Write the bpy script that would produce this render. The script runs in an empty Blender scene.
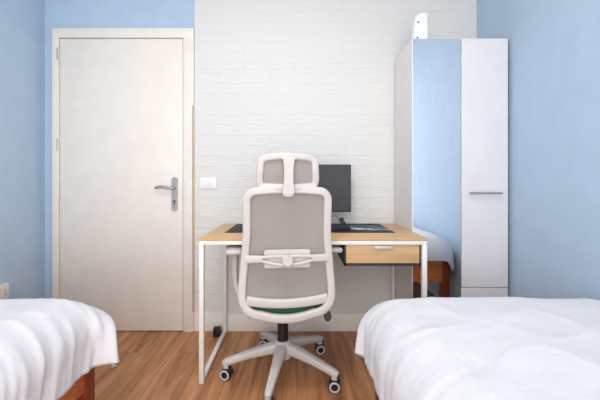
import bpy, bmesh, math
from mathutils import Vector, Matrix, noise

S = bpy.context.scene
C = S.collection
PI = math.pi
R = math.radians

# ------------------------------------------------------------------ camera
cam_d = bpy.data.cameras.new('camera')
cam_d.sensor_width = 36.0
cam_d.lens = 19.2
cam_d.shift_x = 0.005
cam_d.shift_y = -0.0325
cam_d.clip_start = 0.02
cam = bpy.data.objects.new('camera', cam_d)
C.objects.link(cam)
cam.location = (0, 0, 1.05)
cam.rotation_euler = (R(90), 0, 0)
S.camera = cam

# ------------------------------------------------------------------ world, light, exposure
S.view_settings.view_transform = 'Standard'
S.view_settings.look = 'None'
S.view_settings.gamma = 1
S.view_settings.use_curve_mapping = False
S.view_settings.exposure = 0.0
w = bpy.data.worlds.new('sky')
S.world = w
w.use_nodes = True
w.node_tree.nodes['Background'].inputs[0].default_value = (0.80, 0.90, 1.0, 1)
w.node_tree.nodes['Background'].inputs[1].default_value = 0.8


def area(name, loc, rot, sx, sy, power, col, shape='RECTANGLE'):
    d = bpy.data.lights.new(name, 'AREA')
    d.shape = shape
    d.size, d.size_y = sx, sy
    d.energy = power
    d.color = col
    o = bpy.data.objects.new(name, d)
    C.objects.link(o)
    o.location = loc
    o.rotation_euler = rot
    return o


# added area light behind the camera, standing in for daylight from an unseen window
area('window_fill_light', (-0.25, -1.17, 1.27), (R(90), 0, 0), 2.5, 2.2, 63, (1.0, 0.97, 0.935))

# ------------------------------------------------------------------ sizes of the room
XL, XR, YB, YF, ZC = -1.768, 1.256, 2.2456, -1.05, 2.60
TH = 0.10
PANEL_X0 = -0.716


# ------------------------------------------------------------------ materials
def lin(c):
    return tuple(((v / 255) / 12.92 if v / 255 <= 0.04045 else ((v / 255 + 0.055) / 1.055) ** 2.4) for v in c) + (1,)


class Mat:
    def __init__(s, name, rgb, rough=0.5, metal=0.0, spec=0.5):
        s.m = bpy.data.materials.new(name)
        s.m.use_nodes = True
        s.nt = s.m.node_tree
        s.b = s.nt.nodes['Principled BSDF']
        s.b.inputs['Base Color'].default_value = lin(rgb)
        s.b.inputs['Roughness'].default_value = rough
        s.b.inputs['Metallic'].default_value = metal
        s.b.inputs['Specular IOR Level'].default_value = spec

    def n(s, t, **kw):
        x = s.nt.nodes.new(t)
        for k, v in kw.items():
            if k in x.inputs.keys():
                x.inputs[k].default_value = v
            else:
                setattr(x, k, v)
        return x

    def l(s, a, ao, b, bi):
        s.nt.links.new(a.outputs[ao], b.inputs[bi])

    def coord(s, scale=(1, 1, 1), swap=None):
        tc = s.n('ShaderNodeTexCoord')
        mp = s.n('ShaderNodeMapping')
        mp.inputs['Scale'].default_value = scale
        if swap:
            sp, cb = s.n('ShaderNodeSeparateXYZ'), s.n('ShaderNodeCombineXYZ')
            s.l(tc, 'Object', sp, 0)
            for i, a in enumerate(swap):
                s.l(sp, a, cb, i)
            s.l(cb, 0, mp, 0)
        else:
            s.l(tc, 'Object', mp, 0)
        return mp

    def bump(s, node, out, strength, dist):
        bp = s.n('ShaderNodeBump')
        bp.inputs['Strength'].default_value = strength
        bp.inputs['Distance'].default_value = dist
        s.l(node, out, bp, 'Height')
        s.l(bp, 'Normal', s.b, 'Normal')
        return bp

    def mottle(s, rgb1, rgb2, scale, stretch=(1, 1, 1), detail=4, lo=0.35, hi=0.65):
        mp = s.coord(stretch)
        nz = s.n('ShaderNodeTexNoise', Scale=scale, Detail=detail)
        s.l(mp, 0, nz, 'Vector')
        cr = s.n('ShaderNodeValToRGB')
        cr.color_ramp.elements[0].position, cr.color_ramp.elements[1].position = lo, hi
        cr.color_ramp.elements[0].color, cr.color_ramp.elements[1].color = lin(rgb1), lin(rgb2)
        s.l(nz, 'Fac', cr, 0)
        s.l(cr, 0, s.b, 'Base Color')
        return nz


def plain(name, rgb, rough=0.5, metal=0.0, spec=0.5, bump=None):
    m = Mat(name, rgb, rough, metal, spec)
    d = tuple(max(0, c - 4) for c in rgb)
    nz = m.mottle(d, rgb, 9)
    if bump:
        n2 = m.n('ShaderNodeTexNoise', Scale=bump[0], Detail=3)
        m.l(m.coord(), 0, n2, 'Vector')
        m.bump(n2, 'Fac', bump[1], bump[2])
    return m.m


M = {}
M['blue'] = plain('blue_wall_paint', (182, 203, 225), 0.75, spec=0.2, bump=(160, 0.15, 0.002))
M['ceiling'] = plain('white_ceiling_paint', (238, 237, 234), 0.85, spec=0.2)
M['door'] = plain('ivory_door_lacquer', (240, 233, 224), 0.42, bump=(60, 0.05, 0.001))
M['white_trim'] = plain('white_trim_paint', (236, 230, 222), 0.45)
M['skirting'] = plain('white_skirting_paint', (246, 241, 234), 0.45)
M['raw_edge'] = plain('tan_raw_edge', (196, 168, 132), 0.7)
M['chrome'] = plain('satin_nickel', (176, 175, 173), 0.35, metal=0.6)
M['white_plastic'] = plain('white_plastic', (205, 199, 195), 0.42)
M['device_plastic'] = plain('white_device_plastic', (242, 242, 242), 0.4)
M['socket_plastic'] = plain('cream_socket_plastic', (232, 228, 220), 0.4)
M['black_plastic'] = plain('black_plastic', (30, 30, 32), 0.4)
M['grey_plastic'] = plain('grey_plastic', (88, 90, 94), 0.5)
M['ring_grey'] = plain('light_grey_tyre', (196, 196, 198), 0.45)
M['white_metal'] = plain('white_powder_coat', (240, 237, 232), 0.4)
M['dark_metal'] = plain('dark_powder_coat', (52, 50, 50), 0.5)
M['wardrobe'] = plain('white_wardrobe_board', (231, 228, 230), 0.4)
M['screen'] = plain('dark_grey_screen', (62, 64, 70), 0.45, spec=0.35)
M['green'] = plain('dark_green_fabric', (52, 92, 76), 0.85, bump=(500, 0.3, 0.002))
M['bedwood'] = None
M['mattress'] = plain('mattress_ticking', (222, 220, 218), 0.9)
M['alu'] = plain('brushed_aluminium', (206, 204, 200), 0.5, metal=0.3)
M['dark_slot'] = plain('dark_opening', (70, 66, 62), 0.7)

# mirror
mm = Mat('mirror_glass', (250, 252, 253), 0.015, 1.0)
M['mirror'] = mm.m

# linen
lm = Mat('white_cotton', (221, 220, 225), 0.88, spec=0.2)
nz = lm.n('ShaderNodeTexNoise', Scale=14.0, Detail=6)
lm.l(lm.coord((1, 1, 1)), 0, nz, 'Vector')
lm.bump(nz, 'Fac', 0.35, 0.012)
M['cotton'] = lm.m

# mesh fabric of the chair back
fm = Mat('grey_mesh_fabric', (204, 196, 191), 0.8, spec=0.25)
wv = fm.n('ShaderNodeTexWave', Scale=160.0, Distortion=0.0)
wv.bands_direction = 'Z'
fm.l(fm.coord(), 0, wv, 'Vector')
fm.bump(wv, 'Fac', 0.25, 0.001)
M['mesh'] = fm.m


def wood(name, c1, c2, c3, axis, rough, scale=1.0, plank=None):
    """streaky grain along one axis; plank=(length, width) lays boards along Y"""
    m = Mat(name, c2, rough, spec=0.4)
    st = {'X': (1.2, 14, 14), 'Y': (14, 1.2, 14), 'Z': (14, 14, 1.2)}[axis]
    mp = m.coord(tuple(v * scale for v in st))
    n1 = m.n('ShaderNodeTexNoise', Scale=1.6, Detail=8, Roughness=0.62, Distortion=0.7)
    cr = m.n('ShaderNodeValToRGB')
    e = cr.color_ramp.elements
    e[0].position, e[1].position = 0.30, 0.72
    e[0].color, e[1].color = lin(c1), lin(c3)
    k = e.new(0.5)
    k.color = lin(c2)
    if plank:
        mp2 = m.coord((1, 1, 1), swap=(1, 0, 2))
        br = m.n('ShaderNodeTexBrick', Scale=1.0)
        br.offset = 0.37
        br.inputs['Brick Width'].default_value = plank[0]
        br.inputs['Row Height'].default_value = plank[1]
        br.inputs['Mortar Size'].default_value = 0.0012
        br.inputs['Mortar Smooth'].default_value = 0.3
        br.inputs['Color1'].default_value = (0, 0, 0, 1)
        br.inputs['Color2'].default_value = (1, 1, 1, 1)
        br.inputs['Mortar'].default_value = (0.5, 0.5, 0.5, 1)
        m.l(mp2, 0, br, 'Vector')
        ad = m.n('ShaderNodeVectorMath', operation='MULTIPLY_ADD')
        ad.inputs[1].default_value = (9, 5, 3)
        m.l(br, 'Color', ad, 0)
        m.l(mp, 0, ad, 2)
        m.l(ad, 0, n1, 'Vector')
        hs = m.n('ShaderNodeHueSaturation')
        mr = m.n('ShaderNodeMapRange')
        mr.inputs['To Min'].default_value, mr.inputs['To Max'].default_value = 0.93, 1.07
        m.l(br, 'Color', mr, 0)
        m.l(mr, 0, hs, 'Value')
        m.l(n1, 'Fac', cr, 0)
        m.l(cr, 0, hs, 'Color')
        mx = m.n('ShaderNodeMix', data_type='RGBA')
        m.l(br, 'Fac', mx, 'Factor')
        m.l(hs, 0, mx, 6)
        mx.inputs[7].default_value = lin(tuple(v * 0.8 for v in c1))
        m.l(mx, 2, m.b, 'Base Color')
    else:
        m.l(mp, 0, n1, 'Vector')
        m.l(n1, 'Fac', cr, 0)
        m.l(cr, 0, m.b, 'Base Color')
    m.bump(n1, 'Fac', 0.08, 0.002)
    return m.m


M['floor'] = wood('brown_laminate_floor', (134, 84, 52), (184, 126, 84), (216, 160, 114), 'Y', 0.42, 0.8, (1.2, 0.19))
M['oak'] = wood('light_oak_board', (198, 158, 112), (213, 174, 128), (223, 188, 145), 'X', 0.45)
M['bedwood'] = wood('red_brown_bed_wood', (190, 100, 54), (212, 122, 70), (226, 138, 84), 'X', 0.4)
M['bedleg'] = wood('red_brown_leg_wood', (112, 46, 28), (132, 58, 35), (150, 70, 44), 'Z', 0.4)

# embossed white brick cladding
cm = Mat('white_embossed_cladding', (226, 225, 223), 0.55, spec=0.3)
mp = cm.coord((1, 1, 1), swap=(0, 2, 1))
nd = cm.n('ShaderNodeTexNoise', Scale=7.0, Detail=3)
cm.l(mp, 0, nd, 'Vector')
ds = cm.n('ShaderNodeVectorMath', operation='MULTIPLY_ADD')
ds.inputs[1].default_value = (0.05, 0.03, 0)
cm.l(nd, 'Color', ds, 0)
cm.l(mp, 0, ds, 2)
br = cm.n('ShaderNodeTexBrick', Scale=1.0)
br.inputs['Brick Width'].default_value = 0.35
br.inputs['Row Height'].default_value = 0.0725
br.inputs['Mortar Size'].default_value = 0.005
br.inputs['Mortar Smooth'].default_value = 1.0
for k_, v_ in (('Color1', 0.8), ('Color2', 1.0), ('Mortar', 0.45)):
    br.inputs[k_].default_value = (v_, v_, v_, 1)
cm.l(ds, 0, br, 'Vector')
nf = cm.n('ShaderNodeTexNoise', Scale=24.0, Detail=6, Roughness=0.65)
mps = cm.coord((0.35, 1.6, 1), swap=(0, 2, 1))
cm.l(mps, 0, nf, 'Vector')
ma = cm.n('ShaderNodeMath', operation='MULTIPLY_ADD')
ma.inputs[1].default_value = 2.2
cm.l(nf, 'Fac', ma, 0)
cm.l(br, 'Color', ma, 2)
cm.bump(ma, 0, 0.6, 0.006)
M['cladding'] = cm.m

# printed desk mat: dark night picture with pale and blue wisps
dm = Mat('printed_desk_mat', (40, 42, 50), 0.6, spec=0.3)
tc = dm.n('ShaderNodeTexCoord')
n1 = dm.n('ShaderNodeTexNoise', Scale=7.0, Detail=6, Roughness=0.6, Distortion=1.2)
mpd = dm.coord((1, 2.2, 1))
dm.l(mpd, 0, n1, 'Vector')
sp = dm.n('ShaderNodeSeparateXYZ')
dm.l(tc, 'Object', sp, 0)
wx = dm.n('ShaderNodeMath', operation='MULTIPLY_ADD')     # distance from a slanting streak
wx.inputs[1].default_value = 0.30
dm.l(sp, 0, wx, 0)
dm.l(sp, 1, wx, 2)
wa = dm.n('ShaderNodeMath', operation='MULTIPLY_ADD')
wa.inputs[1].default_value = 0.30
dm.l(n1, 'Fac', wa, 0)
dm.l(wx, 0, wa, 2)
cr = dm.n('ShaderNodeValToRGB')
els = cr.color_ramp.elements
els[0].position, els[0].color = 0.10, lin((38, 38, 44))
els[1].position, els[1].color = 0.35, lin((42, 46, 54))
for p_, c_ in ((0.17, (46, 48, 54)), (0.19, (150, 158, 176)), (0.202, (240, 242, 248)), (0.222, (225, 230, 242)), (0.236, (90, 104, 132)), (0.265, (52, 62, 80)), (0.30, (92, 120, 148))):
    q = els.new(p_)
    q.color = lin(c_)
dm.l(wa, 0, cr, 0)
dm.l(cr, 0, dm.b, 'Base Color')
M['mat'] = dm.m


# ------------------------------------------------------------------ mesh helpers
def B():
    return bmesh.new()


def obj(name, bm, mat, parent=None, smooth=True, angle=40, loc=None):
    me = bpy.data.meshes.new(name)
    bmesh.ops.recalc_face_normals(bm, faces=bm.faces)
    bm.to_mesh(me)
    bm.free()
    for m in (mat if isinstance(mat, (list, tuple)) else [mat]):
        me.materials.append(m)
    if smooth:
        me.shade_smooth()
        me.set_sharp_from_angle(angle=R(angle))
    o = bpy.data.objects.new(name, me)
    C.objects.link(o)
    if parent:
        o.parent = parent
    if loc:
        o.location = loc
    return o


def thing(name, label, cat, loc=(0, 0, 0), rz=0, group=None):
    o = bpy.data.objects.new(name, None)
    C.objects.link(o)
    o.empty_display_size = 0.1
    o.location = loc
    o.rotation_euler = (0, 0, rz)
    return tag(o, label, cat, group)


def tag(o, label, cat, group=None):
    o['label'] = label
    o['category'] = cat
    if group:
        o['group'] = group
    return o


def struct(name, bm, mat, parent=None, **k):
    o = obj(name, bm, mat, parent, **k)
    if not parent:
        o['kind'] = 'structure'
    return o


def box(bm, x0, x1, y0, y1, z0, z1, bev=0.0, seg=2, rot=None, mi=0):
    t = B()
    bmesh.ops.create_cube(t, size=1)
    bmesh.ops.scale(t, vec=(x1 - x0, y1 - y0, z1 - z0), verts=t.verts)
    if bev:
        bmesh.ops.bevel(t, geom=t.edges[:], offset=bev, segments=seg, affect='EDGES', profile=0.5)
    if rot:
        bmesh.ops.rotate(t, cent=(0, 0, 0), matrix=rot, verts=t.verts)
    bmesh.ops.translate(t, vec=((x0 + x1) / 2, (y0 + y1) / 2, (z0 + z1) / 2), verts=t.verts)
    merge(bm, t, mi)
    return bm


def merge(bm, t, mi=0):
    vs = {}
    for v in t.verts:
        vs[v] = bm.verts.new(v.co)
    for f in t.faces:
        try:
            g = bm.faces.new([vs[v] for v in f.verts])
            g.material_index = mi
        except ValueError:
            pass
    t.free()


def cyl(bm, p0, p1, r0, r1=None, n=24, bev=0.0, mi=0):
    r1 = r0 if r1 is None else r1
    p0, p1 = Vector(p0), Vector(p1)
    d = p1 - p0
    L = d.length
    prof = [(0, 0.0), (r0 - bev, 0.0), (r0, bev), (r1, L - bev), (r1 - bev, L), (0, L)] if bev else [(0, 0), (r0, 0), (r1, L), (0, L)]
    lathe(bm, prof, n, Matrix.Translation(p0) @ d.to_track_quat('Z', 'Y').to_matrix().to_4x4(), mi)


def lathe(bm, prof, n=24, mat=None, mi=0):
    t = B()
    rings = []
    for r, z in prof:
        if r < 1e-6:
            rings.append([t.verts.new((0, 0, z))])
        else:
            rings.append([t.verts.new((r * math.cos(2 * PI * i / n), r * math.sin(2 * PI * i / n), z)) for i in range(n)])
    for a, b in zip(rings, rings[1:]):
        for i in range(n):
            j = (i + 1) % n
            if len(a) == 1 and len(b) == 1:
                continue
            if len(a) == 1:
                t.faces.new((a[0], b[j], b[i]))
            elif len(b) == 1:
                t.faces.new((a[i], a[j], b[0]))
            else:
                t.faces.new((a[i], a[j], b[j], b[i]))
    if mat is not None:
        bmesh.ops.transform(t, matrix=mat, verts=t.verts)
    merge(bm, t, mi)


def section(wd, hg, n=4, p=3.2):
    """rounded rectangle (superellipse) profile"""
    out = []
    N = n * 4
    for i in range(N):
        a = 2 * PI * (i + 0.5) / N
        c, s = math.cos(a), math.sin(a)
        out.append((wd / 2 * math.copysign(abs(c) ** (2 / p), c), hg / 2 * math.copysign(abs(s) ** (2 / p), s)))
    return out


def sweep(bm, pts, sizes, up=(0, 0, 1), closed=False, n=4, p=3.2, mi=0):
    """sweep a rounded-rectangle profile along pts; sizes = (across, along up) or a list of those"""
    pts = [Vector(q) for q in pts]
    N = len(pts)
    up = Vector(up)
    rings = []
    for i, q in enumerate(pts):
        if closed:
            d = pts[(i + 1) % N] - pts[i - 1]
        else:
            d = pts[min(i + 1, N - 1)] - pts[max(i - 1, 0)]
        d.normalize()
        side = d.cross(up).normalized()
        u = side.cross(d).normalized()
        wd, hg = sizes[i] if isinstance(sizes, list) else sizes
        rings.append([bm.verts.new(q + side * a + u * b) for a, b in section(wd, hg, n, p)])
    K = len(rings[0])
    for i in range(N if closed else N - 1):
        a, b = rings[i], rings[(i + 1) % N]
        for k in range(K):
            l = (k + 1) % K
            f = bm.faces.new((a[k], a[l], b[l], b[k]))
            f.material_index = mi
    if not closed:
        for r in (rings[0], rings[-1]):
            f = bm.faces.new(r)
            f.material_index = mi


def bez(p0, p1, p2, p3, n=12):
    p0, p1, p2, p3 = map(Vector, (p0, p1, p2, p3))
    return [p0 * (1 - t) ** 3 + p1 * 3 * t * (1 - t) ** 2 + p2 * 3 * t * t * (1 - t) + p3 * t ** 3 for t in [i / n for i in range(n + 1)]]


def plate(bm, outline, y0, y1, mi=0):
    """extrude an (x, z) outline between two y values"""
    a = [bm.verts.new((x, y0, z)) for x, z in outline]
    b = [bm.verts.new((x, y1, z)) for x, z in outline]
    bm.faces.new(a).material_index = mi
    bm.faces.new(b).material_index = mi
    for i in range(len(a)):
        j = (i + 1) % len(a)
        bm.faces.new((a[i], a[j], b[j], b[i])).material_index = mi


def rrect(x0, x1, z0, z1, r, n=6):
    out = []
    for cx, cz, a0 in ((x1 - r, z1 - r, 0), (x0 + r, z1 - r, 90), (x0 + r, z0 + r, 180), (x1 - r, z0 + r, 270)):
        for i in range(n + 1):
            a = R(a0 + 90 * i / n)
            out.append((cx + r * math.cos(a), cz + r * math.sin(a)))
    return out


# ------------------------------------------------------------------ setting
b = B(); box(b, XL - TH, XR + TH, YF - TH, YB + TH, -0.10, 0); struct('floor', b, M['floor'], smooth=False)
b = B(); box(b, XL - TH, XR + TH, YF - TH, YB + TH, ZC, ZC + 0.10); struct('ceiling', b, M['ceiling'], smooth=False)
b = B(); box(b, XL - TH, XL, YF, YB, 0, ZC); struct('wall_left', b, M['blue'], smooth=False)
b = B(); box(b, XR, XR + TH, YF, YB, 0, ZC); struct('wall_right', b, M['blue'], smooth=False)
b = B(); box(b, XL - TH, XR + TH, YB, YB + TH, 0, ZC); struct('wall_back', b, M['blue'], smooth=False)
# unseen wall behind the camera; window opening added, made large for softer light
WX0, WX1, WZ0, WZ1 = -1.52, 1.02, 0.12, 2.42
b = B()
box(b, XL - TH, WX0, YF - TH, YF, 0, ZC)
box(b, WX1, XR + TH, YF - TH, YF, 0, ZC)
box(b, WX0, WX1, YF - TH, YF, 0, WZ0)
box(b, WX0, WX1, YF - TH, YF, WZ1, ZC)
struct('wall_front', b, M['ceiling'], smooth=False)
b = B()
for x in (WX0, (WX0 + WX1) / 2 - 0.03, WX1 - 0.06):
    box(b, x, x + 0.06, YF - 0.08, YF - 0.03, WZ0, WZ1, 0.006)
for z in (WZ0, WZ1 - 0.06):
    box(b, WX0, WX1, YF - 0.08, YF - 0.03, z, z + 0.06, 0.006)
struct('added_window_1', b, M['white_trim'])  # frame of the added window, out of view

# white embossed cladding on the back wall, right of the door
YP = YB - 0.012
b = B()
box(b, PANEL_X0, XR, YP, YB, 0.128, 0.93, 0.002, 1)
box(b, PANEL_X0, XR, YP, YB, 0.93, 1.832, 0.002, 1)
box(b, PANEL_X0, XR, YP, YB, 1.832, ZC, 0.002, 1)
struct('wall_cladding', b, M['cladding'], smooth=False)
b = B()
box(b, PANEL_X0, XR, YB - 0.022, YB, 0.0, 0.122, 0.004)
box(b, PANEL_X0, XR, YB - 0.026, YB, 0.116, 0.130, 0.003)
struct('baseboard_back', b, M['skirting'])
b = B(); box(b, -0.726, -0.7165, YB - 0.033, YB - 0.0305, 0.14, 1.57, 0.001, 1); struct('trim_1', b, M['raw_edge'], smooth=False)

# door
b = B(); box(b, -1.648, -0.794, YB - 0.022, YB, 0.006, 2.035, 0.003); door = struct('door_1', b, M['door'])
b = B()
YD = YB - 0.030
box(b, -1.700, -1.652, YD, YB, 0, 2.106, 0.005)
box(b, -0.790, -0.7165, YD, YB, 0, 2.106, 0.005)
box(b, -1.700, -0.7165, YD - 0.001, YB, 2.039, 2.106, 0.005)
obj('door_frame', b, M['door'], door)
for z in (1.93, 1.30):
    b = B()
    cyl(b, (-1.660, YB - 0.026, z - 0.042), (-1.660, YB - 0.026, z + 0.042), 0.0065, n=12, bev=0.002)
    obj('hinge', b, M['chrome'], door)
b = B()
plate(b, rrect(-0.870, -0.828, 0.838, 1.075, 0.022), YB - 0.032, YB - 0.022)
hp = obj('handle_plate', b, M['chrome'], door)
b = B()
cyl(b, (-0.849, YB - 0.032, 1.0), (-0.849, YB - 0.062, 1.0), 0.011, n=16)
sweep(b, bez((-0.843, YB - 0.066, 1.0), (-0.89, YB - 0.068, 0.99), (-0.92, YB - 0.070, 1.022), (-0.970, YB - 0.060, 0.998)), (0.014, 0.020), (0, 0, 1))
obj('lever', b, M['chrome'], hp)
b = B()
cyl(b, (-0.849, YB - 0.031, 0.905), (-0.849, YB - 0.036, 0.905), 0.010, n=16)
box(b, -0.853, -0.845, YB - 0.035, YB - 0.031, 0.880, 0.905, 0.002)
obj('key_cylinder', b, M['grey_plastic'], hp)

# ------------------------------------------------------------------ switch and socket
t = thing('light_switch', 'white three-button light switch plate on the brick-textured wall by the door', 'light switch', (-0.619, YP, 1.032))
b = B(); box(b, -0.058, 0.058, -0.010, 0, -0.041, 0.041, 0.004, 3); obj('cover_plate', b, M['device_plastic'], t)
for k in (-1, 0, 1):
    b = B(); box(b, k * 0.024 - 0.0113, k * 0.024 + 0.0113, -0.015, -0.008, -0.023, 0.023, 0.002); obj('rocker', b, M['device_plastic'], t)

t = thing('wall_socket', 'cream surface-mounted power socket low on the left blue wall above the bed', 'socket', (XL, 1.872, 0.386))
b = B(); box(b, 0, 0.030, -0.064, 0.064, -0.048, 0.048, 0.005, 3); obj('cover_plate', b, M['socket_plastic'], t)
for k in (-1, 1):
    b = B()
    box(b, 0.029, 0.0325, k * 0.03 - 0.021, k * 0.03 + 0.021, -0.030, 0.030, 0.002, mi=0)
    for dz in (-0.014, 0, 0.014):
        cyl(b, (0.032, k * 0.03, dz), (0.0332, k * 0.03, dz), 0.0035, n=10, mi=1)
    obj('outlet', b, [M['socket_plastic'], M['dark_slot']], t)

# ------------------------------------------------------------------ wardrobe
WL, WR, WF, WB, WT = 0.676, 1.237, 1.875, YP - 0.003, 1.885
t = thing('wardrobe', 'tall narrow white wardrobe with a mirror door in the right corner', 'wardrobe', (0, 0, 0))
DY = WF + 0.018
for n_, x in (('side_panel', WL), ('side_panel', WR - 0.018)):
    b = B(); box(b, x, x + 0.018, DY + 0.001, WB, 0, WT, 0.001, 1); obj(n_, b, M['wardrobe'], t, smooth=False)
b = B(); box(b, WL + 0.018, WR - 0.018, DY + 0.001, WB, WT - 0.018, WT); obj('top_panel', b, M['wardrobe'], t, smooth=False)
b = B(); box(b, WL + 0.018, WR - 0.018, WB - 0.006, WB, 0.05, WT - 0.018); obj('back_panel', b, M['wardrobe'], t, smooth=False)
b = B(); box(b, WL + 0.018, WR - 0.018, DY + 0.03, WB - 0.006, 0.05, 0.068); obj('bottom_panel', b, M['wardrobe'], t, smooth=False)
XM = 0.963
b = B(); box(b, WL, XM - 0.0015, WF + 0.004, DY, 0.05, WT - 0.002, 0.001, 1); md = obj('mirror_door', b, M['wardrobe'], t, smooth=False)
b = B(); box(b, WL + 0.003, XM - 0.003, WF, WF + 0.004, 0.053, WT - 0.005); o = obj('mirror', b, M['mirror'], md, smooth=False); o['label'] = 'full-height mirror glass'
b = B(); box(b, XM + 0.0015, WR, WF, DY, 0.424, WT - 0.002, 0.002, 1); wd = obj('door', b, M['wardrobe'], t)
b = B()
sweep(b, [(1.002, WF - 0.024, 0.977), (1.188, WF - 0.024, 0.977)], (0.012, 0.012))
for x in (1.022, 1.168):
    cyl(b, (x, WF - 0.022, 0.977), (x, WF + 0.002, 0.977), 0.005, n=12)
obj('handle', b, M['chrome'], wd)
b = B(); box(b, XM + 0.0015, WR, WF, DY, 0.05, 0.420, 0.002, 1); obj('drawer_front', b, M['wardrobe'], t)
b = B(); box(b, WL + 0.02, WR - 0.02, WF + 0.06, WF + 0.075, 0, 0.05); obj('plinth', b, M['wardrobe'], t, smooth=False)

# device standing on the wardrobe
t = thing('router', 'small upright white router with two dark dots standing on the wardrobe', 'router', (0.742, 1.935, WT), R(4))
b = B()
ol = [(-0.042, 0.0), (-0.040, 0.06), (-0.036, 0.13), (-0.030, 0.150), (-0.014, 0.164), (0.010, 0.172), (0.034, 0.174), (0.040, 0.168), (0.040, 0.06), (0.041, 0.0)]
plate(b, ol, -0.018, 0.018)
bmesh.ops.bevel(b, geom=[e for e in b.edges if abs(e.verts[0].co.y - e.verts[1].co.y) < 1e-5], offset=0.004, segments=2, affect='EDGES')
obj('body', b, M['device_plastic'], t, angle=50)
for x, z in ((-0.018, 0.113), (-0.022, 0.020)):
    b = B(); cyl(b, (x, -0.0165, z), (x, -0.0195, z), 0.006, n=14, bev=0.001); obj('button', b, M['grey_plastic'], t)

# ------------------------------------------------------------------ desk
DX0, DX1, DF, DB = -0.507, 0.673, 1.650, YB - 0.034
t = thing('desk', 'light oak desk with white metal frame and one drawer against the wall', 'desk', (0, 0, 0))
b = B(); box(b, DX0, DX1, DF, DB, 0.738, 0.752, 0.002, 2); obj('desktop', b, M['oak'], t)
b = B()
q = 0.024
for y in (DF + 0.001, DB - q - 0.001):
    box(b, DX0 + 0.002, DX1 - 0.002, y, y + q, 0.718, 0.738, 0.002)
for x in (DX0 + 0.002, DX1 - q - 0.002):
    box(b, x, x + q, DF + 0.02, DB - 0.02, 0.718, 0.738, 0.002)
obj('top_frame', b, M['white_metal'], t)
for x in (DX0 + 0.001, DX1 - q - 0.001):
    for y in (DF, DB - q):
        b = B(); box(b, x, x + q, y, y + q, 0.0, 0.720, 0.002); obj('leg', b, M['white_metal'], t)
    b = B(); box(b, x, x + q, DF + q - 0.002, DB - q + 0.002, 0.004, 0.026, 0.002); obj('foot_rail', b, M['white_metal'], t)
b = B()
x0, x1, z0, z1, ya, yb_ = 0.247, 0.646, 0.604, 0.718, DF + 0.020, DF + 0.42
box(b, x0, x1, ya, yb_, z0, z0 + 0.014)
box(b, x0, x0 + 0.008, ya, yb_, z0, z1)
box(b, x1 - 0.008, x1, ya, yb_, z0, z1)
box(b, x0, x1, yb_ - 0.006, yb_, z0, z1)
obj('drawer_case', b, M['dark_metal'], t, smooth=False)
b = B(); box(b, x0 + 0.009, x1 - 0.009, ya - 0.004, ya + 0.014, z0 + 0.015, z1 - 0.002, 0.002)
box(b, x0 + 0.012, x1 - 0.012, ya + 0.014, yb_ - 0.02, z0 + 0.015, z0 + 0.024)
dr = obj('drawer', b, M['oak'], t)
b = B(); box(b, 0.398, 0.498, ya - 0.016, ya - 0.003, 0.694, 0.711, 0.003); obj('handle', b, M['alu'], dr)

# desk mat
ZT = 0.752
b = B(); box(b, -0.485, 0.485, -0.185, 0.185, 0, 0.003, 0.0012, 1)
o = obj('desk_mat', b, M['mat'], None, loc=(0.075, 2.008, ZT + 0.0003)); tag(o, 'large dark printed desk mat with a pale blue swirl on the desk', 'desk mat')

# keyboard
t = thing('keyboard', 'black computer keyboard on the dark desk mat under the monitor', 'keyboard', (0.105, 1.955, ZT + 0.0035))
b = B(); box(b, -0.215, 0.215, -0.062, 0.062, 0, 0.016, 0.004); obj('body', b, M['black_plastic'], t)
b = B()
for r_ in range(5):
    for k in range(21):
        x = -0.2 + k * 0.02
        y = -0.048 + r_ * 0.022
        if r_ == 0 and 4 <= k <= 9:
            continue
        box(b, x - 0.0085, x + 0.0085, y - 0.009, y + 0.009, 0.015, 0.022, 0.002, 1)
box(b, -0.128, -0.012, -0.057, -0.039, 0.015, 0.022, 0.002, 1)
o = obj('keycaps', b, M['dark_metal'], t)
o['kind'] = 'stuff'

# cable behind the keyboard
b = B()
pts = bez((0.21, 2.09, ZT + 0.006), (0.20, 2.10, 0.83), (0.27, 2.10, 0.83), (0.272, 2.075, ZT + 0.045), 16) + bez((0.272, 2.075, ZT + 0.045), (0.275, 2.06, ZT + 0.0), (0.30, 2.05, ZT + 0.008), (0.31, 2.025, ZT + 0.009), 8)[1:]
sweep(b, pts, (0.0035, 0.0035), (0, 1, 0.01), p=2)
cb = obj('cable', b, M['black_plastic'])
tag(cb, 'looped black cable with a plug lying behind the keyboard', 'cable')
b = B()
sweep(b, [(0.285, 2.068, ZT + 0.056), (0.292, 2.062, ZT + 0.034), (0.306, 2.052, ZT + 0.012)], (0.026, 0.03), (0, 1, 0))
obj('plug', b, M['black_plastic'], cb)

# monitor
t = thing('monitor', 'dark switched-off computer monitor on the desk partly behind the chair', 'monitor', (0.09, 2.10, ZT))
b = B(); box(b, -0.265, 0.265, 0.0, 0.028, 0.091, 0.403, 0.003); obj('housing', b, M['black_plastic'], t)
b = B(); box(b, -0.261, 0.261, -0.0015, 0.002, 0.099, 0.399); obj('screen', b, M['screen'], t, smooth=False)
b = B(); box(b, -0.03, 0.03, 0.028, 0.046, 0.01, 0.26, 0.004); obj('neck', b, M['black_plastic'], t)
b = B(); box(b, -0.10, 0.10, -0.05, 0.09, 0.0036, 0.012, 0.003); obj('base', b, M['black_plastic'], t)

# small black box by the back leg
b = B(); box(b, -0.024, 0.024, -0.02, 0.02, 0, 0.056, 0.004)
box(b, -0.016, 0.016, -0.012, 0.012, 0.055, 0.06, 0.002)
o = obj('power_adapter', b, M['black_plastic'], None, loc=(-0.540, 2.165, 0)); tag(o, 'small dark box on the floor outside the desk rear left leg', 'power adapter')

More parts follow.
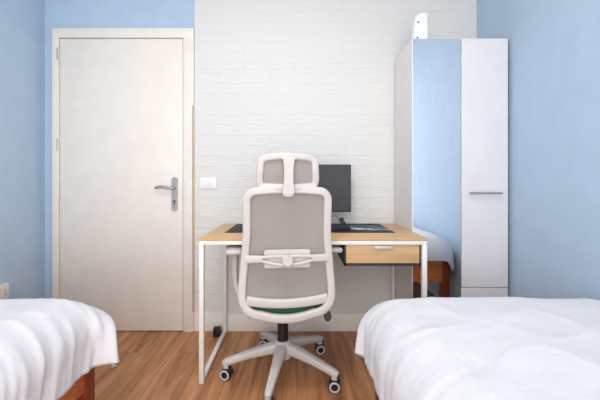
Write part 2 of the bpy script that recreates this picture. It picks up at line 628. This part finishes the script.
# ------------------------------------------------------------------ office chair
CH = thing('office_chair', 'white high-back office chair with grey mesh back in front of the desk', 'chair', (-0.069, 1.722, 0), R(6))


def yb(z):
    """how far back the backrest stands at height z"""
    return -0.215 - 0.045 * max(0, (z - 0.62) / 0.4) ** 1.6 - 0.02 * max(0, (0.62 - z) / 0.2) ** 2


# back frame: a closed loop
HT, HB, ZTOP, ZBOT = 0.187, 0.210, 1.006, 0.409
loop = []


def hw(z):
    return HB + (HT - HB) * min(1, max(0, (z - 0.55) / 0.25))


rt, rb = 0.045, 0.085
for i in range(9):                                      # top right corner
    a = R(90 - 90 * i / 8)
    loop.append((HT - rt + rt * math.cos(a), ZTOP - rt + rt * math.sin(a) - 0.004))
for i in range(1, 12):                                  # right side
    z = (ZTOP - rt) + (ZBOT + rb + 0.03 - ZTOP + rt) * i / 12
    loop.append((hw(z), z))
for i in range(9):                                      # bottom right corner
    a = R(-90 * i / 8)
    loop.append((HB - rb + rb * math.cos(a), ZBOT + rb + 0.02 + rb * math.sin(a)))
for i in range(1, 5):                                   # sagging bottom
    x = (HB - rb) * (1 - i / 5)
    loop.append((x, ZBOT + 0.02 * (x / (HB - rb)) ** 2))
half = loop[:]
loop = [(0, ZTOP + 0.004)] + [(0.07, ZTOP + 0.002)] + half + [(0, ZBOT)] + [(-x, z) for x, z in reversed(half)] + [(-0.07, ZTOP + 0.002)]
b = B()
sweep(b, [(x, yb(z), z) for x, z in loop], (0.037, 0.032), (0, 1, 0), closed=True, p=4.5)
bf = obj('back_frame', b, M['white_plastic'], CH, angle=60)

# mesh panel
b = B()
nx, nz_ = 16, 24
grid = []
for j in range(nz_ + 1):
    z = 0.49 + (0.995 - 0.49) * j / nz_
    row = []
    for i in range(nx + 1):
        u = -1 + 2 * i / nx
        row.append(b.verts.new((u * (hw(z) - 0.004), yb(z) + 0.012 * (1 - u * u) * 1.0, z)))
    grid.append(row)
for j in range(nz_):
    for i in range(nx):
        b.faces.new((grid[j][i], grid[j][i + 1], grid[j + 1][i + 1], grid[j + 1][i]))
bmesh.ops.solidify(b, geom=b.faces[:], thickness=0.004)
o = obj('mesh_back', b, M['mesh'], CH); o['label'] = 'grey mesh panel'
# lower rail under the mesh
b = B()
pts = [(x, yb(0.49) - 0.004, 0.476 + 0.020 * (x / 0.19) ** 2) for x in [-0.19 + 0.38 * i / 14 for i in range(15)]]
sweep(b, pts, (0.024, 0.044), (0, 0, 1))
obj('lower_rail', b, M['white_plastic'], CH)

# lumbar support
b = B()
zl = 0.684
yl = yb(zl)
plate(b, rrect(-0.108, 0.108, zl - 0.042, zl + 0.044, 0.012), yl - 0.012, yl - 0.004)
lum = obj('lumbar_pad', b, M['white_plastic'], CH)
b = B()
for s in (-1, 1):
    sweep(b, [(s * 0.192, yl - 0.012, zl + 0.002), (s * 0.15, yl - 0.018, zl + 0.003), (s * 0.115, yl - 0.022, zl + 0.004)],
          [(0.016, 0.040), (0.016, 0.036), (0.016, 0.034)])
    sweep(b, bez((s * 0.120, yl - 0.022, zl + 0.012), (s * 0.09, yl - 0.024, zl + 0.014), (s * 0.05, yl - 0.026, zl + 0.02), (0, yl - 0.026, zl + 0.014)), (0.014, 0.015))
    sweep(b, bez((s * 0.120, yl - 0.022, zl - 0.004), (s * 0.09, yl - 0.024, zl - 0.012), (s * 0.05, yl - 0.026, zl - 0.026), (0, yl - 0.026, zl - 0.022)), (0.014, 0.015))
obj('lumbar_bracket', b, M['white_plastic'], CH)
b = B()
cyl(b, (0, yl - 0.024, zl - 0.004), (0, yl - 0.046, zl - 0.004), 0.029, 0.026, n=32, bev=0.004)
obj('lumbar_knob', b, M['white_plastic'], CH)

# headrest
yh = yb(1.0) - 0.010
zh0, zh1 = 1.022, 1.160
hl = []
for i in range(7):
    a = R(90 - 90 * i / 6)
    hl.append((0.124 - 0.034 + 0.034 * math.cos(a), zh1 - 0.006 - 0.034 + 0.034 * math.sin(a)))
for i in range(1, 4):
    hl.append((0.124 + 0.0015 * i, zh1 - 0.04 - (zh1 - zh0 - 0.062) * i / 4))
for i in range(7):
    a = R(-90 * i / 6)
    hl.append((0.127 - 0.022 + 0.022 * math.cos(a), zh0 + 0.022 + 0.022 * math.sin(a)))
hl.append((0.05, zh0 - 0.003))


def yhr(z):
    return yh - 0.010 * math.sin(PI * min(1, max(0, (z - zh0) / (zh1 - zh0)))) - 0.015 * (z - zh0) / (zh1 - zh0)


hloop = [(0, zh1), (0.05, zh1 - 0.001)] + hl + [(0, zh0 - 0.004)] + [(-x, z) for x, z in reversed(hl)] + [(-0.05, zh1 - 0.001)]
b = B()
sweep(b, [(x, yhr(z) + 0.02 * (x / 0.13) ** 2, z) for x, z in hloop], (0.033, 0.026), (0, 1, 0), closed=True)
hr = obj('headrest', b, M['white_plastic'], CH, angle=60)
b = B()
grid = []
for j in range(9):
    z = zh0 + (zh1 - zh0 - 0.004) * j / 8
    row = []
    for i in range(13):
        u = -1 + i / 6
        row.append(b.verts.new((u * 0.124, yhr(z) + 0.02 * u * u + 0.002, z)))
    grid.append(row)
for j in range(8):
    for i in range(12):
        b.faces.new((grid[j][i], grid[j][i + 1], grid[j + 1][i + 1], grid[j + 1][i]))
bmesh.ops.solidify(b, geom=b.faces[:], thickness=0.004)
o = obj('headrest_mesh', b, M['mesh'], hr); o['label'] = 'grey mesh panel'
b = B()
ol = [(0.030, 1.152), (0.028, 1.140), (0.020, 1.128), (0.018, 1.10), (0.020, 1.05), (0.026, 1.012), (0.027, 0.996), (0.022, 0.984), (0.010, 0.978)]
ol = ol + [(-x, z) for x, z in reversed(ol)]
plate(b, ol, -0.011, 0.011)
for v in b.verts:
    z = v.co.z
    v.co.y += (yhr(z) if z > zh0 else yh) - 0.016 - 0.006
bmesh.ops.bevel(b, geom=[e for e in b.edges if abs((e.verts[0].co - e.verts[1].co).normalized().y) < 0.9], offset=0.003, segments=2, affect='EDGES')
hb = obj('headrest_bracket', b, M['white_plastic'], CH)
for s in (-1, 1):
    b = B(); cyl(b, (s * 0.011, yh - 0.030, 0.994), (s * 0.011, yh - 0.036, 0.994), 0.006, n=12, bev=0.001); obj('bolt', b, M['ring_grey'], hb)

# seat
b = B()
N = 40
prof = [(0.90, 0.402), (0.985, 0.408), (1.0, 0.420), (0.995, 0.450), (0.95, 0.464), (0.70, 0.470), (0.35, 0.466)]
rings = []
for k_, z in prof:
    rings.append([b.verts.new((0.207 * k_ * math.copysign(abs(math.cos(2 * PI * i / N)) ** 0.42, math.cos(2 * PI * i / N)),
                               0.028 + 0.232 * k_ * math.copysign(abs(math.sin(2 * PI * i / N)) ** 0.42, math.sin(2 * PI * i / N)), z)) for i in range(N)])
for r0, r1 in zip(rings, rings[1:]):
    for i in range(N):
        b.faces.new((r0[i], r0[(i + 1) % N], r1[(i + 1) % N], r1[i]))
b.faces.new(rings[0]); b.faces.new(rings[-1])
o = obj('seat', b, M['green'], CH); o['label'] = 'dark green upholstered seat'
b = B()
box(b, -0.19, 0.19, -0.15, 0.21, 0.378, 0.404, 0.012, 3)
obj('seat_shell', b, M['white_plastic'], CH)
b = B()
box(b, -0.075, 0.075, -0.10, 0.12, 0.338, 0.394, 0.012, 3)
mech = obj('tilt_mechanism', b, M['black_plastic'], CH)
b = B()
sweep(b, [(0.07, -0.02, 0.365), (0.17, -0.03, 0.36), (0.215, -0.035, 0.35)], (0.012, 0.012))
sweep(b, [(0.212, -0.035, 0.362), (0.226, -0.035, 0.340), (0.232, -0.035, 0.318), (0.230, -0.035, 0.300)],
      [(0.02, 0.03), (0.04, 0.03), (0.044, 0.03), (0.022, 0.02)], (0, 1, 0), p=2.4)
o = obj('lever', b, M['grey_plastic'], CH); o['label'] = 'dark grey height lever'
# arms
for s in (-1, 1):
    b = B()
    box(b, s * 0.262 - 0.040, s * 0.262 + 0.040, -0.09, 0.17, 0.672, 0.700, 0.012, 3)
    arm = obj('armrest', b, M['white_plastic'], CH)
    b = B()
    pts = [(s * 0.262, 0.035, 0.676)] + bez((s * 0.262, 0.035, 0.62), (s * 0.266, 0.03, 0.52), (s * 0.262, 0.0, 0.42), (s * 0.17, 0.0, 0.405), 14)
    sz = [(0.034 - 0.004 * i / len(pts), 0.05) for i in range(len(pts))]
    sweep(b, pts, sz, (0, 1, 0.02))
    obj('arm_post', b, M['white_plastic'], arm)
# column
BO = Vector((-0.006, 0.02, 0))
BASE = Matrix.Translation(BO)
b = B()
lathe(b, [(0, 0.13), (0.029, 0.13), (0.029, 0.30), (0.024, 0.302), (0.024, 0.34), (0, 0.34)], 28, BASE)
obj('gas_column', b, M['black_plastic'], CH)
# star base
b = B()
lathe(b, [(0, 0.095), (0.046, 0.095), (0.052, 0.11), (0.050, 0.165), (0.042, 0.182), (0.034, 0.186), (0.030, 0.186), (0.030, 0.12), (0, 0.12)], 32, BASE)
angs = [R(-100 - 6 + 72 * k) for k in range(5)]
for a in angs:
    d = Vector((math.cos(a), math.sin(a), 0))
    P = [d * 0.02 + Vector((0, 0, 0.148)), d * 0.08 + Vector((0, 0, 0.142)), d * 0.18 + Vector((0, 0, 0.120)), d * 0.27 + Vector((0, 0, 0.096)), d * 0.300 + Vector((0, 0, 0.086)), d * 0.318 + Vector((0, 0, 0.080))]
    P = [q_ + BO for q_ in P]
    sweep(b, P, [(0.066, 0.066), (0.058, 0.056), (0.046, 0.042), (0.038, 0.036), (0.036, 0.036), (0.026, 0.026)], (0, 0, 1))
    cyl(b, BO + d * 0.300 + Vector((0, 0, 0.092)), BO + d * 0.300 + Vector((0, 0, 0.058)), 0.017, n=20)
obj('star_base', b, M['white_plastic'], CH, angle=50)
for a, sw in zip(angs, (0.2, 0.1, -0.15, 0.1, 0.25)):
    d = Vector((math.cos(a), math.sin(a), 0)) * 0.300 + BO
    ca = R(-90) - R(6) - sw                                    # direction of the wheel axle
    b = B()
    Mx = Matrix.Translation((d.x, d.y, 0.030)) @ Matrix.Rotation(ca, 4, 'Z') @ Matrix.Rotation(R(90), 4, 'Y')
    hood = []
    tb = B()
    # hood: a fork arching over the wheels
    lathe(tb, [(0, -0.010), (0.026, -0.010), (0.028, -0.007), (0.028, 0.007), (0.026, 0.010), (0, 0.010)], 24)
    box(tb, -0.050, -0.012, -0.014, 0.022, -0.010, 0.010, 0.004)
    bmesh.ops.transform(tb, matrix=Mx, verts=tb.verts)
    merge(b, tb)
    cyl(b, (d.x, d.y, 0.05), (d.x, d.y, 0.076), 0.008, n=12)
    cst = obj('castor', b, M['black_plastic'], CH)
    for s in (-1, 1):
        wb = B()
        pr = [(0, 0.000), (0.020, 0.000), (0.027, 0.001), (0.030, 0.004), (0.030, 0.012), (0.027, 0.016)]
        lathe(wb, pr, 28, mi=0)
        lathe(wb, [(0.0272, 0.0155), (0.0255, 0.0178), (0.019, 0.0185), (0.0165, 0.016)], 28, mi=1)
        lathe(wb, [(0.0172, 0.0165), (0.010, 0.0155), (0, 0.015)], 28, mi=0)
        bmesh.ops.transform(wb, matrix=Mx @ Matrix.Rotation(0 if s > 0 else PI, 4, 'X') @ Matrix.Translation((0, 0, 0.011)), verts=wb.verts)
        o = obj('wheel', wb, [M['black_plastic'], M['ring_grey']], cst)
        o['label'] = 'black wheel with a pale grey ring'


# ------------------------------------------------------------------ beds
def make_bed(x0, x1, y0, y1, label):
    t = thing('bed', label, 'bed', ((x0 + x1) / 2, (y0 + y1) / 2, 0), 0, 'single beds along the walls')
    hx, hy = (x1 - x0) / 2, (y1 - y0) / 2
    for sx in (-1, 1):
        for sy in (-1, 1):
            b = B()
            box(b, sx * (hx - 0.03) - 0.03, sx * (hx - 0.03) + 0.03, sy * (hy - 0.03) - 0.03, sy * (hy - 0.03) + 0.03, 0, 0.425, 0.004)
            obj('leg', b, M['bedleg'], t)
    for sx in (-1, 1):
        b = B(); box(b, sx * (hx - 0.018) - 0.014, sx * (hx - 0.018) + 0.014, -hy + 0.05, hy - 0.05, 0.26, 0.42, 0.003)
        obj('side_rail', b, M['bedwood'], t)
    for n_, sy in (('foot_rail', 1), ('head_rail', -1)):
        b = B(); box(b, -hx + 0.05, hx - 0.05, sy * (hy - 0.018) - 0.014, sy * (hy - 0.018) + 0.014, 0.255, 0.43, 0.003)
        obj(n_, b, M['bedwood'], t)
    b = B()
    for k in range(12):
        y = -hy + 0.12 + k * (2 * hy - 0.24) / 11
        box(b, -hx + 0.03, hx - 0.03, y - 0.03, y + 0.03, 0.395, 0.41)
    obj('slats', b, M['oak'], t, smooth=False)
    b = B(); box(b, -hx + 0.045, hx - 0.045, -hy + 0.04, hy - 0.05, 0.411, 0.555, 0.03, 3); obj('mattress', b, M['mattress'], t)
    return t


def make_duvet(name, label, fx0, fx1, fy0, fy1, zt, r, room_side, t_room, t_wall, t_foot, wall_limit, seed, folds, flare, fold_amp):
    """cloth laid over a rectangle: rounds over the edges and hangs down"""
    cx = (fx0 + fx1) / 2
    hx = (fx1 - fx0) / 2
    b = B()
    nu, nv = 140, 250
    rows = []
    for j in range(nv + 1):
        v = fy0 + (fy1 + t_foot - fy0) * (j / nv)
        row = []
        for i in range(nu + 1):
            # u runs from the wall hem to the room hem
            u = -(hx + t_wall) + (2 * hx + t_wall + t_room) * i / nu
            tr = t_room if u > 0 else t_wall
            dx = max(0, abs(u) - hx)
            dy = max(0, v - fy1)
            p = 2.6
            d = (dx ** p + dy ** p) ** (1 / p)
            sx = math.copysign(1, u) * room_side
            if d > 1e-9:
                h = math.hypot(dx, dy)
                nxd, nyd = dx / h * sx, dy / h
            else:
                nxd = nyd = 0
            ang = min(d / r, PI / 2)
            hang = max(0, d - r * PI / 2)
            out = r * math.sin(ang)
            drop = r * (1 - math.cos(ang)) + hang
            bx = cx + room_side * max(-hx, min(hx, u))
            by = min(v, fy1)
            corner = min(1, dx * dy / (0.15 * 0.12)) if u > 0 else 0
            x = bx + nxd * (out + hang * 0.10 + corner * flare)
            y = by + nyd * (out + hang * 0.10 + corner * 0.010)
            z = zt - drop
            # puff and creases
            q = Vector((u * 1.0, v * 1.0, seed))
            n1 = noise.noise(q * 2.3)
            n2 = noise.noise(Vector((u * 4 + 1.7 * v, v * 6 - u * 2, seed + 3)))
            n3 = noise.noise(Vector((u * 9 + v * 3, v * 16, seed + 7)))
            cr1 = (1 - abs(noise.noise(Vector((u * 3.1 + v * 2.2, v * 3.3 - u * 1.4, seed + 11))))) ** 6
            topk = max(0, 1 - d / 0.2)
            puff = 0.009 * n1 + 0.006 * n2 + 0.002 * n3 + 0.007 * (cr1 - 0.4)
            z += puff * topk
            sk = min(1, d / 0.18)
            along = v if dx > dy else u
            al = along + 0.30 * max(0, u - hx + 0.2)
            ph = 5 * noise.noise(Vector((al * 3, seed, d))) + 2.0 * noise.noise(Vector((al * 11, seed, 3)))
            rd = 1 - 2.4 * abs(noise.noise(Vector((al * 13, d * 1.5, seed + 20))))
            rd2 = 1 - 2.4 * abs(noise.noise(Vector((al * 27, d * 3.0, seed + 30))))
            f = 0.28 * math.sin(folds * al + ph) * (0.5 + noise.noise(Vector((al * 2, 4, seed)))) + 0.55 * (rd - 0.4) + 0.35 * (rd2 - 0.4)
            if u > 0:
                inner = max(0, hx - u)
                z += 0.0045 * fold_amp * f * math.exp(-inner / 0.14) * (1 - sk) * (1 if v < fy1 + 0.1 else 0)
            am = 0.021 * fold_amp * sk ** 1.3 * (1 if u > 0 or dy > 0 else 0.3)
            x += nxd * ((f + 0.55) * am * 0.85 + puff * 0.3 * sk)
            y += nyd * ((f + 0.55) * am * 0.6 + puff * 0.3 * sk)
            z += 0.010 * sk * noise.noise(Vector((along * 4, seed, 5)))
            if room_side > 0:
                x = max(x, wall_limit)
            else:
                x = min(x, wall_limit)
            row.append(b.verts.new((x, y, z)))
        rows.append(row)
    for j in range(nv):
        for i in range(nu):
            b.faces.new((rows[j][i], rows[j][i + 1], rows[j + 1][i + 1], rows[j + 1][i]))
    bmesh.ops.recalc_face_normals(b, faces=b.faces)
    b.faces.ensure_lookup_table()
    mid = rows[nv // 3][nu // 2].link_faces[0]
    if mid.normal.z < 0:
        bmesh.ops.reverse_faces(b, faces=b.faces)
    bmesh.ops.solidify(b, geom=b.faces[:], thickness=0.016)
    o = obj(name, b, M['cotton'], None, angle=180)
    tag(o, label, 'duvet', 'white duvets on the beds')
    return o


make_bed(0.305, 1.195, -0.74, 1.250, 'red-brown wooden bed frame on the right, reflected in the mirror door')
make_bed(-1.705, -0.788, -0.74, 1.250, 'red-brown wooden bed frame on the left by the blue wall')
make_duvet('duvet', 'white duvet on the right bed, in front of the wardrobe', 0.405, 1.085, -0.72, 1.17, 0.609, 0.15, -1, 0.290, 0.28, 0.25, 1.246, 2.7, 62, 0.030, 0.55)
make_duvet('duvet', 'white duvet on the left bed, in front of the door', -1.60, -0.910, -0.72, 1.17, 0.606, 0.15, 1, 0.325, 0.28, 0.25, -1.755, 8.1, 78, 0.068, 0.85)

# ------------------------------------------------------------------ added ceiling lamp, fills the room with light from out of view
t = thing('added_ceiling_lamp', 'unseen round flush ceiling lamp added to light the room', 'lamp', (-0.2, 0.75, ZC))
b = B(); lathe(b, [(0, 0), (0.21, 0), (0.21, -0.03), (0.20, -0.035), (0, -0.035)], 40); obj('base', b, M['white_metal'], t)
em = Mat('added_lamp_diffuser', (255, 250, 242), 0.5)
em.b.inputs['Emission Color'].default_value = (1.0, 0.93, 0.84, 1)
em.b.inputs['Emission Strength'].default_value = 3.0
b = B(); lathe(b, [(0.195, -0.034), (0.19, -0.06), (0.15, -0.08), (0.08, -0.09), (0, -0.093)], 40); obj('added_lamp_shade', b, em.m, t)
lo = area('ceiling_fill_light', (-0.2, 0.75, ZC - 0.10), (0, 0, 0), 0.40, 0.40, 13, (1.0, 0.95, 0.89), 'DISK')  # fill light under the added lamp
